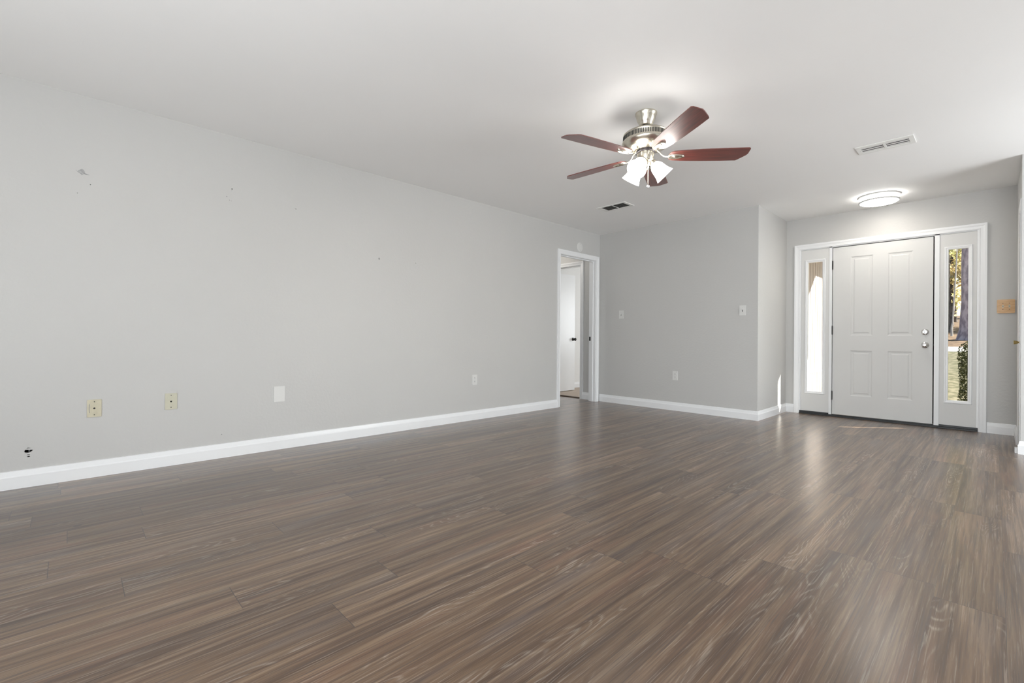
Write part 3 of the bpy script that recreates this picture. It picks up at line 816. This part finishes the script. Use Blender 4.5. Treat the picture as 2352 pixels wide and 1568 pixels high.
# ------------------------------------------------------------------ ceiling vents
def vent(x0, x1, y0, y1, ox0, ox1, oy0, oy1, label, big):
    c = ((x0 + x1) / 2, (y0 + y1) / 2)
    v = thing('ceiling_vent', label, 'air vent', (*c, H))
    mx = (ox0 + ox1) / 2
    mb = MB()
    gp = 0.008 if big else 0.003
    hs_ = [rect(ox0, mx - gp, oy0, oy1), rect(mx + gp, ox1, oy0, oy1)]
    mb.slab(rect(x0, x1, y0, y1), hs_, lambda u, w, d: (u, w, H - 0.007 + d), 0.0066)
    mb.build('frame', M_vent, v, bevel=0.0015)
    mb = MB(); mb.box(x0 + 0.004, x1 - 0.004, y0 + 0.004, y1 - 0.004, H - 0.0012, H - 0.0004); mb.build('dark_backing', M_dark, v)  # flat dark plate stands in for the shaded recess above the louvers
    n_ = 3 if big else 6
    for a, b_ in ((ox0, mx - 0.008), (mx + 0.008, ox1)):
        for k in range(n_):
            yc = oy0 + (oy1 - oy0) * (k + 0.5) / n_
            hw = (oy1 - oy0) / n_ * (0.465 if big else 0.26)
            mb = MB()
            tilt = 0.0020 if big else 0.0016
            pr = [(-hw, -tilt), (-hw * 0.4, -tilt * 1.4), (hw * 0.4, -tilt * 0.4), (hw, tilt)]
            vs = []
            for xx in (a + 0.001, b_ - 0.001):
                for dy, dz in pr: vs.append((xx, yc + dy, H - 0.0040 + dz))
                for dy, dz in reversed(pr): vs.append((xx, yc + dy, H - 0.0033 + dz))
            fs = [(i, (i + 1) % 8, (i + 1) % 8 + 8, i + 8) for i in range(8)] + [tuple(range(8)), tuple(range(15, 7, -1))]
            mb.add(vs, fs); mb.build('louver', M_white_plastic if big else M_louver, v)
    for xx in (x0 + 0.022, x1 - 0.022):
        mb = MB(); mb.lathe([(0.004, H - 0.0068), (0.0035, H - 0.0082), (0.0, H - 0.0085)], 12, Matrix.Translation((xx, c[1], 0))); mb.build('screw', M_satin, v)


vent(-0.772, -0.420, 4.480, 4.672, -0.742, -0.452, 4.518, 4.640, 'white ceiling vent with two open louvers, nearer the entry light', True)
vent(-3.222, -2.842, 4.428, 4.632, -3.172, -2.876, 4.452, 4.608, 'dark-slatted ceiling vent beyond the fan, near the far wall', False)


# ------------------------------------------------------------------ wall plates (local: x right, z up, -y out of the wall)
def plate_thing(name, label, cat, loc, rot, w, h, m, group=None, th=0.005, bev=0.0025):
    t = thing(name, label, cat, loc, rot, group)
    mb = MB()
    rr = 0.009 if m is M_pine else 0.003
    pts = [(sx * (w / 2 - rr) + rr * math.cos(a0 + k * math.pi / 8), sz * (h / 2 - rr) + rr * math.sin(a0 + k * math.pi / 8)) for sx, sz, a0 in ((1, 1, 0), (-1, 1, math.pi / 2), (-1, -1, math.pi), (1, -1, 1.5 * math.pi)) for k in range(5)]
    mb.slab(pts, [], lambda u, v, d: (u, -th + d, v), th - 0.0003)
    mb.build('plate', m, t, bevel=(0.0035 if m is M_pine else bev), local=True)
    return t


def screw(t, x, z, y=-0.005, m=None, r=0.0032):
    mb = MB(); mb.lathe([(r, -0.0004), (r * 0.9, 0.001), (0.0, 0.0014)], 12, Matrix.Translation((x, y, z)) @ Matrix.Rotation(R(90), 4, 'X'))
    o = mb.build('screw', m or M_satin, t, local=True)
    mb = MB(); mb.box(x - r * 0.8, x + r * 0.8, y - 0.0016, y - 0.0010, z - 0.0005, z + 0.0005); mb.build('screw_slot', M_slot, o, local=True)


def outlet(label, loc, rot):
    t = plate_thing('wall_outlet', label, 'outlet', loc, rot, 0.070, 0.114, M_white_plastic)
    for s_ in (1, -1):
        mb = MB(); N = 24; zc = 0.0195 * s_
        prof = []
        for k in range(N):
            a = 2 * math.pi * k / N; x = 0.0172 * math.cos(a); z = max(-0.0140, min(0.0140, 0.0172 * math.sin(a)))
            prof.append((x, z + zc))
        mb.slab(prof, [], lambda u, v, d: (u, -0.0075 + d, v), 0.0030)
        rc = mb.build('receptacle', M_white_plastic, t, local=True)
        mb = MB(); mb.box(-0.0078, -0.0052, -0.0079, -0.0074, zc - 0.001, zc + 0.0085); mb.box(0.0052, 0.0074, -0.0079, -0.0074, zc, zc + 0.0075)
        mb.lathe([(0.0026, 0.0), (0.0026, 0.0005)], 12, Matrix.Translation((0, -0.0074, zc - 0.0075)) @ Matrix.Rotation(R(90), 4, 'X'))
        mb.build('slot', M_slot, rc, local=True)
    screw(t, 0, 0)
    return t


def switch(label, loc, rot, w=0.070, h=0.114, m=None, toggles=(0.0,), mt=None, th=0.005, group=None):
    t = plate_thing('light_switch', label, 'light switch', loc, rot, w, h, m or M_white_plastic, group, th)
    for x in toggles:
        mb = MB(); mb.box(x - 0.0055, x + 0.0055, -th - 0.0006, -th + 0.001, -0.0125, 0.0125); mb.build('toggle_slot', M_slot if mt is None else M_ivory, t, local=True)
        mb = MB(); mb.add([(x - 0.0042, -th, -0.004), (x + 0.0042, -th, -0.004), (x + 0.0042, -th, 0.008), (x - 0.0042, -th, 0.008), (x - 0.0035, -th - 0.011, 0.004), (x + 0.0035, -th - 0.011, 0.004), (x + 0.0035, -th - 0.010, 0.0115), (x - 0.0035, -th - 0.010, 0.0115)],
                           [(0, 3, 2, 1), (4, 5, 6, 7), (0, 1, 5, 4), (1, 2, 6, 5), (2, 3, 7, 6), (3, 0, 4, 7)])
        mb.build('toggle', mt or M_white_plastic, t, local=True)
        for z in (0.030, -0.030): screw(t, x, z, -th, M_satin if mt is None else M_hinge)
    return t


PL = R(90)
outlet('white duplex outlet low on the left wall before the doorway', (XL, 3.271, 0.447), PL)
outlet('white duplex outlet low on the far wall', (-2.836, YF, 0.448), 0)
switch('white single toggle switch on far wall near the doorway corner', (-3.648, YF, 1.260), 0)
switch('white single toggle switch on far wall near its outside corner', (-2.017, YF, 1.256), 0)
ws = switch('honey pine double switch plate right of the front door', (0.0765, YD, 1.262), 0, 0.122, 0.135, M_pine, (-0.020, 0.024), M_ivory, 0.010)

t = plate_thing('cable_plate', 'yellowed ivory cable plate low on left wall beside the ragged hole', 'wall plate', (XL, 0.1145, 0.4435), PL, 0.070, 0.112, M_ivory_b, th=0.006)
mb = MB()
N = 10; arc = [(-0.0235 - 0.004 * math.cos(-0.9 + 1.8 * k / N) + 0.0025, 0.028 * math.sin(-0.9 + 1.8 * k / N) / math.sin(0.9)) for k in range(N + 1)]
mb.tube([(x, -0.0062, z) for x, z in arc], 0.0016, 8); mb.build('side_groove', mat('grey_groove', (0.30, 0.30, 0.29), 0.6), t, local=True)
mb = MB(); mb.lathe([(0.0060, -0.0005), (0.0058, 0.002), (0.0042, 0.0025), (0.0042, 0.007), (0.0, 0.007)], 14, Matrix.Translation((0, -0.006, 0)) @ Matrix.Rotation(R(90), 4, 'X')); mb.build('coaxial_jack', M_hinge, t, smooth=True, local=True)
for z in (0.042, -0.042): screw(t, 0, z, -0.006, M_hinge)
mb = MB(); mb.box(-0.013, 0.013, -0.0068, -0.0055, -0.032, 0.030); mb.build('center_panel', M_ivory_b, t, bevel=0.0005, local=True)

t = plate_thing('phone_plate', 'ivory phone jack plate low on left wall, right of the cable plate', 'wall plate', (XL, 0.5165, 0.4525), PL, 0.070, 0.114, M_ivory, th=0.006)
mb = MB(); mb.slab([(-0.006, 0.004), (0.006, 0.004), (0.006, -0.001), (0.003, -0.004), (0.003, -0.007), (-0.003, -0.007), (-0.003, -0.004), (-0.006, -0.001)], [], lambda u, v, d: (u, -0.0066 + d, v), 0.001)
mb.build('jack_opening', M_dark, t, local=True)
for z in (0.042, -0.042): screw(t, 0, z, -0.006, M_hinge)

plate_thing('blank_plate', 'plain white blank plate low on the left wall', 'wall plate', (XL, 1.230, 0.4475), PL, 0.083, 0.125, M_white_plastic)

t = thing('round_cover_plate', 'round white cover plate above the left doorway', 'wall plate', (XL, 5.150, 2.197), PL)
mb = MB(); mb.lathe([(0.064, 0.0003), (0.064, 0.003), (0.058, 0.007), (0.050, 0.0065), (0.046, 0.0075), (0.0, 0.0078)], 36, Matrix.Rotation(R(90), 4, 'X')); mb.build('plate', M_white_plastic, t, smooth=True, local=True)
for z in (0.044, -0.044): screw(t, 0, z, -0.0075, M_hinge)

# torn drywall patch high on the left wall
mb = MB()
mb.slab([(0.030, 1.958), (0.048, 1.972), (0.056, 1.968), (0.063, 1.957), (0.062, 1.949), (0.084, 1.942), (0.078, 1.940), (0.064, 1.941), (0.058, 1.944), (0.049, 1.933), (0.040, 1.942), (0.024, 1.953), (0.020, 1.962), (0.022, 1.955), (0.031, 1.951)], [], lambda u, v, d: (XL + 0.0004 + d, u, v), 0.002)
tag(recenter(mb.build('wall_patch', M_torn)), 'small torn grey diamond patch high on the left wall', 'wall patch')
# filled anchor bump
mb = MB(); mb.lathe([(0.010, 0.0002), (0.008, 0.0012), (0.004, 0.0016), (0.0035, 0.0012), (0.0, 0.0008)], 14, Matrix.Translation((XL, 2.104, 1.656)) @ Matrix.Rotation(R(90), 4, 'Y'))
tag(recenter(mb.build('screw_anchor', mat('anchor_grey', (0.34, 0.34, 0.33), 0.7), smooth=True)), 'small grey screw anchor in the middle of the left wall', 'screw anchor')

# ------------------------------------------------------------------ outside
XW = -1.848
G0 = -0.16


def ground_z(y):
    if y < 9.5: return G0
    if y < 17: return G0 + (y - 9.5) * 0.1072
    if y < 18.6: return G0 + 7.5 * 0.1072 + (y - 17) * 0.0667
    return G0 + 7.5 * 0.1072 + 1.6 * 0.0667 + (y - 18.6) * 0.062


def ground(name, y0, y1, x0, x1, m, dz=0.0, step=0.4):
    mb = MB(); ys = []
    y = y0
    while y < y1 - 1e-6: ys.append(y); y += step
    ys.append(y1); vs = []; fs = []
    for y in ys: vs += [(x0, y, ground_z(y) + dz), (x1, y, ground_z(y) + dz), (x0, y, ground_z(y) + dz - 0.1), (x1, y, ground_z(y) + dz - 0.1)]
    for i in range(len(ys) - 1):
        a, b_ = i * 4, i * 4 + 4
        fs += [(a, a + 1, b_ + 1, b_), (a + 2, b_ + 2, b_ + 3, a + 3), (a, b_, b_ + 2, a + 2), (a + 1, a + 3, b_ + 3, b_ + 1)]
    fs += [(0, 2, 3, 1), (len(ys) * 4 - 4, len(ys) * 4 - 3, len(ys) * 4 - 1, len(ys) * 4 - 2)]
    mb.add(vs, fs); return struct(mb.build(name, m))


ground('lawn', 8.3, 17.0, -14, 16, M_lawn)['label'] = 'sunlit pale green lawn outside the right sidelight'
bpy.data.objects['lawn']['category'] = 'lawn'
ground('driveway', 17.0, 18.6, -14, 16, M_road, 0.006)['label'] = 'pale driveway strip beyond the lawn'
bpy.data.objects['driveway']['category'] = 'driveway'
ground('leaf_litter', 18.6, 60, -30, 30, M_litter)['label'] = 'brown leaf litter under the trees beyond the driveway'
bpy.data.objects['leaf_litter']['category'] = 'ground'
mb = MB(); mb.box(-1.86, 3.5, YD + 0.080, 8.3, G0 - 0.05, -0.04); struct(mb.build('porch_slab', M_concrete), 'concrete porch slab outside the front door', 'porch')

# siding of the house wing left of the porch: grooved boards
mb = MB()
y = YD + 0.080; y_end = 13.0
prof = []
while y < y_end:
    prof += [(XW, y), (XW, y + 0.102), (XW - 0.010, y + 0.104), (XW - 0.010, y + 0.128)]
    y += 0.130
vs = []; fs = []
for z in (-0.25, 0.425, 0.4251, 2.36):
    for x, yy in prof: vs.append((x, yy, z))
k = len(prof)
for r_ in (0, 2):
    for i in range(k - 1): fs.append((r_ * k + i, r_ * k + i + 1, (r_ + 1) * k + i + 1, (r_ + 1) * k + i))
mb.add(vs, fs)
mb.box(XW - 0.03, XW - 0.0115, YD + 0.080, y_end, -0.25, 2.44)
sw = struct(mb.build('siding_wall', M_siding), 'cream vertical grooved siding seen through the left sidelight', 'siding')
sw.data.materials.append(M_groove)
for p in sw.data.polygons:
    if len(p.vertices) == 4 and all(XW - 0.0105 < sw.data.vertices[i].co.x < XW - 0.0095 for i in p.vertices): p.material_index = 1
mb = MB(); mb.box(XW - 0.002, XW + 0.010, YD + 0.080, y_end, 0.440, 0.458); o = mb.build('flashing', M_trim, sw)
# porch roof and wing eave, whose edges shape the sunlit area
mb = MB(); mb.box(-1.90, 5.0, YD + 0.078, 8.56, 2.35, 2.47)
struct(mb.build('porch_roof', M_soffit), 'porch roof over the front door', 'roof')
mb = MB(); mb.box(-3.0, -1.216, 8.56, 13.0, 2.362, 2.47)
struct(mb.build('wing_eave', M_soffit), 'eave above the grooved siding', 'roof')
pp = MB(); pp.box(1.470, 1.565, 8.28, 8.375, -0.04, 2.35)  # unseen post, added to block part of the sun at the right sidelight
tag(recenter(pp.build('sun_mask_post', M_post)), 'square painted post added under the porch roof to narrow the indoor sun strip', 'post')


mb = MB(); mb.box(XE + 0.13, 7.5, 1.0, 6.6, 2.46, 2.58)  # unseen slab added to keep direct sun out of the right window
struct(mb.build('window_sun_block', M_soffit))


def leaves(mb, n_, fn, size, rnd):
    for _ in range(n_):
        c = Vector(fn()); a = Vector((rnd.gauss(0, 1), rnd.gauss(0, 1), rnd.gauss(0, 1))).normalized()
        b_ = a.cross(Vector((rnd.gauss(0, 1), rnd.gauss(0, 1), rnd.gauss(0, 1)))).normalized()
        s_ = size * rnd.uniform(0.6, 1.3)
        mb.add([c - a * s_, c + b_ * s_ * 0.42, c + a * s_, c - b_ * s_ * 0.42], [(0, 1, 2, 3)])


# shrub beside the porch
rnd = random.Random(3)
sb = thing('shrub', 'dense dark green clipped shrub at the right of the garden view', 'shrub', (0.18, 8.85, G0))
mb = MB()


def shrub_pt():
    while True:
        x, y, z = rnd.uniform(-1, 1), rnd.uniform(-1, 1), rnd.uniform(0, 1)
        d = max(abs(x), abs(y))
        rr_ = 0.90 + 0.10 * math.sin(7 * z + 5 * x) if z > 0.15 else 0.84
        if (abs(x) ** 4 + abs(y) ** 4 + (abs(2 * z - 1)) ** 6) < 1.0 * rr_ and (d > 0.35 or z > 0.6):
            return (0.16 + x * 0.52, 8.85 + y * 0.44, G0 + z * 1.13)


leaves(mb, 16000, shrub_pt, 0.019, rnd)
mb.build('foliage', M_leaf_d, sb)
mb = MB()
for k in range(7):
    a = rnd.uniform(0, 6.28); mb.tube([(0.18 + 0.05 * math.cos(a), 8.85 + 0.05 * math.sin(a), G0 - 0.02), (0.18 + 0.25 * math.cos(a), 8.85 + 0.22 * math.sin(a), G0 + 0.75)], [0.016, 0.006], 8)
mb.build('stem', M_bark_dark, sb)


def tree(label, x, y, r, h, crown_z, crown_r, n_, m_leaf, m_bark, lean=(0, 0), size=0.09, seed=1, group=None, cat='tree'):
    rn = random.Random(seed); z0 = ground_z(y)
    t = thing('tree', label, cat, (x, y, z0), 0, group)
    mb = MB(); N = 9; pts = []; rs = []
    for i in range(N):
        f = i / (N - 1); pts.append((x + lean[0] * f * h + 0.04 * r * rn.uniform(-1, 1), y + lean[1] * f * h, z0 - 0.1 + f * h)); rs.append(r * (1.0 - 0.45 * f) * (1.45 if i == 0 else 1.0))
    pts.insert(1, (x, y, z0 + 0.35)); rs.insert(1, r * 1.08)
    mb.tube(pts, rs, 18)
    for i in range(5):
        f = rn.uniform(0.45, 0.85); a = rn.uniform(0, 6.28); L = crown_r * 0.8
        p = Vector((x + lean[0] * f * h, y + lean[1] * f * h, z0 + f * h)); q = p + Vector((math.cos(a) * L, math.sin(a) * L, L * 0.5))
        mb.tube([p, (p + q) / 2 + Vector((0, 0, 0.1)), q], [r * 0.3, r * 0.2, r * 0.08], 8)
    mb.build('trunk', m_bark, t, smooth=True)
    if n_:
        mb = MB(); cl = [(rn.gauss(0, 0.45), rn.gauss(0, 0.45), rn.uniform(-1, 1)) for _ in range(26)]

        def pt():
            c = rn.choice(cl)
            return (x + lean[0] * h * 0.6 + (c[0] + rn.gauss(0, 0.20)) * crown_r, y + (c[1] + rn.gauss(0, 0.20)) * crown_r, z0 + crown_z + (c[2] * 0.9 + rn.gauss(0, 0.14)) * crown_r * 1.1)
        leaves(mb, n_, pt, size, rn)
        mb.build('foliage', m_leaf, t)
    return t


tree('thick purplish-grey pine trunk beyond the driveway', -0.52, 22.2, 0.31, 11.0, 9.5, 2.0, 900, M_leaf_d, M_bark, seed=2, size=0.12)
tree('dark trunk with yellow-green leaves at the left of the garden view', -1.46, 28.2, 0.10, 8.0, 5.9, 2.0, 6000, M_leaf_y, M_bark_dark, seed=4, size=0.11)
tree('pale slender sapling trunk behind the pine', -1.14, 24.6, 0.028, 5.0, 4.4, 0.7, 700, M_leaf_y, M_bark_pale, lean=(0.04, 0), seed=3, size=0.06)
tree('rust-leaved tree standing behind the sapling', -1.62, 34.5, 0.09, 7.5, 3.5, 2.2, 6500, M_leaf_o, M_bark_dark, seed=5, size=0.12)
tree('leafy tree seen just left of the pine top', -1.9, 41.5, 0.2, 11.0, 6.4, 2.7, 7000, M_leaf_y, M_bark_dark, seed=6, size=0.15)
for i, (x, y, ml) in enumerate(((-8.0, 34, M_leaf_o), (5.5, 35, M_leaf_y), (12, 36, M_leaf_o), (2.0, 54, M_leaf_y), (-7.5, 54, M_leaf_y), (-14, 41, M_leaf_d))):
    tree('leafy background tree in the woods beyond the driveway', x, y, 0.2, 9.0, 4.6, 2.3, 3500, ml, M_bark_dark, seed=20 + i, size=0.16, group='woods beyond the driveway')
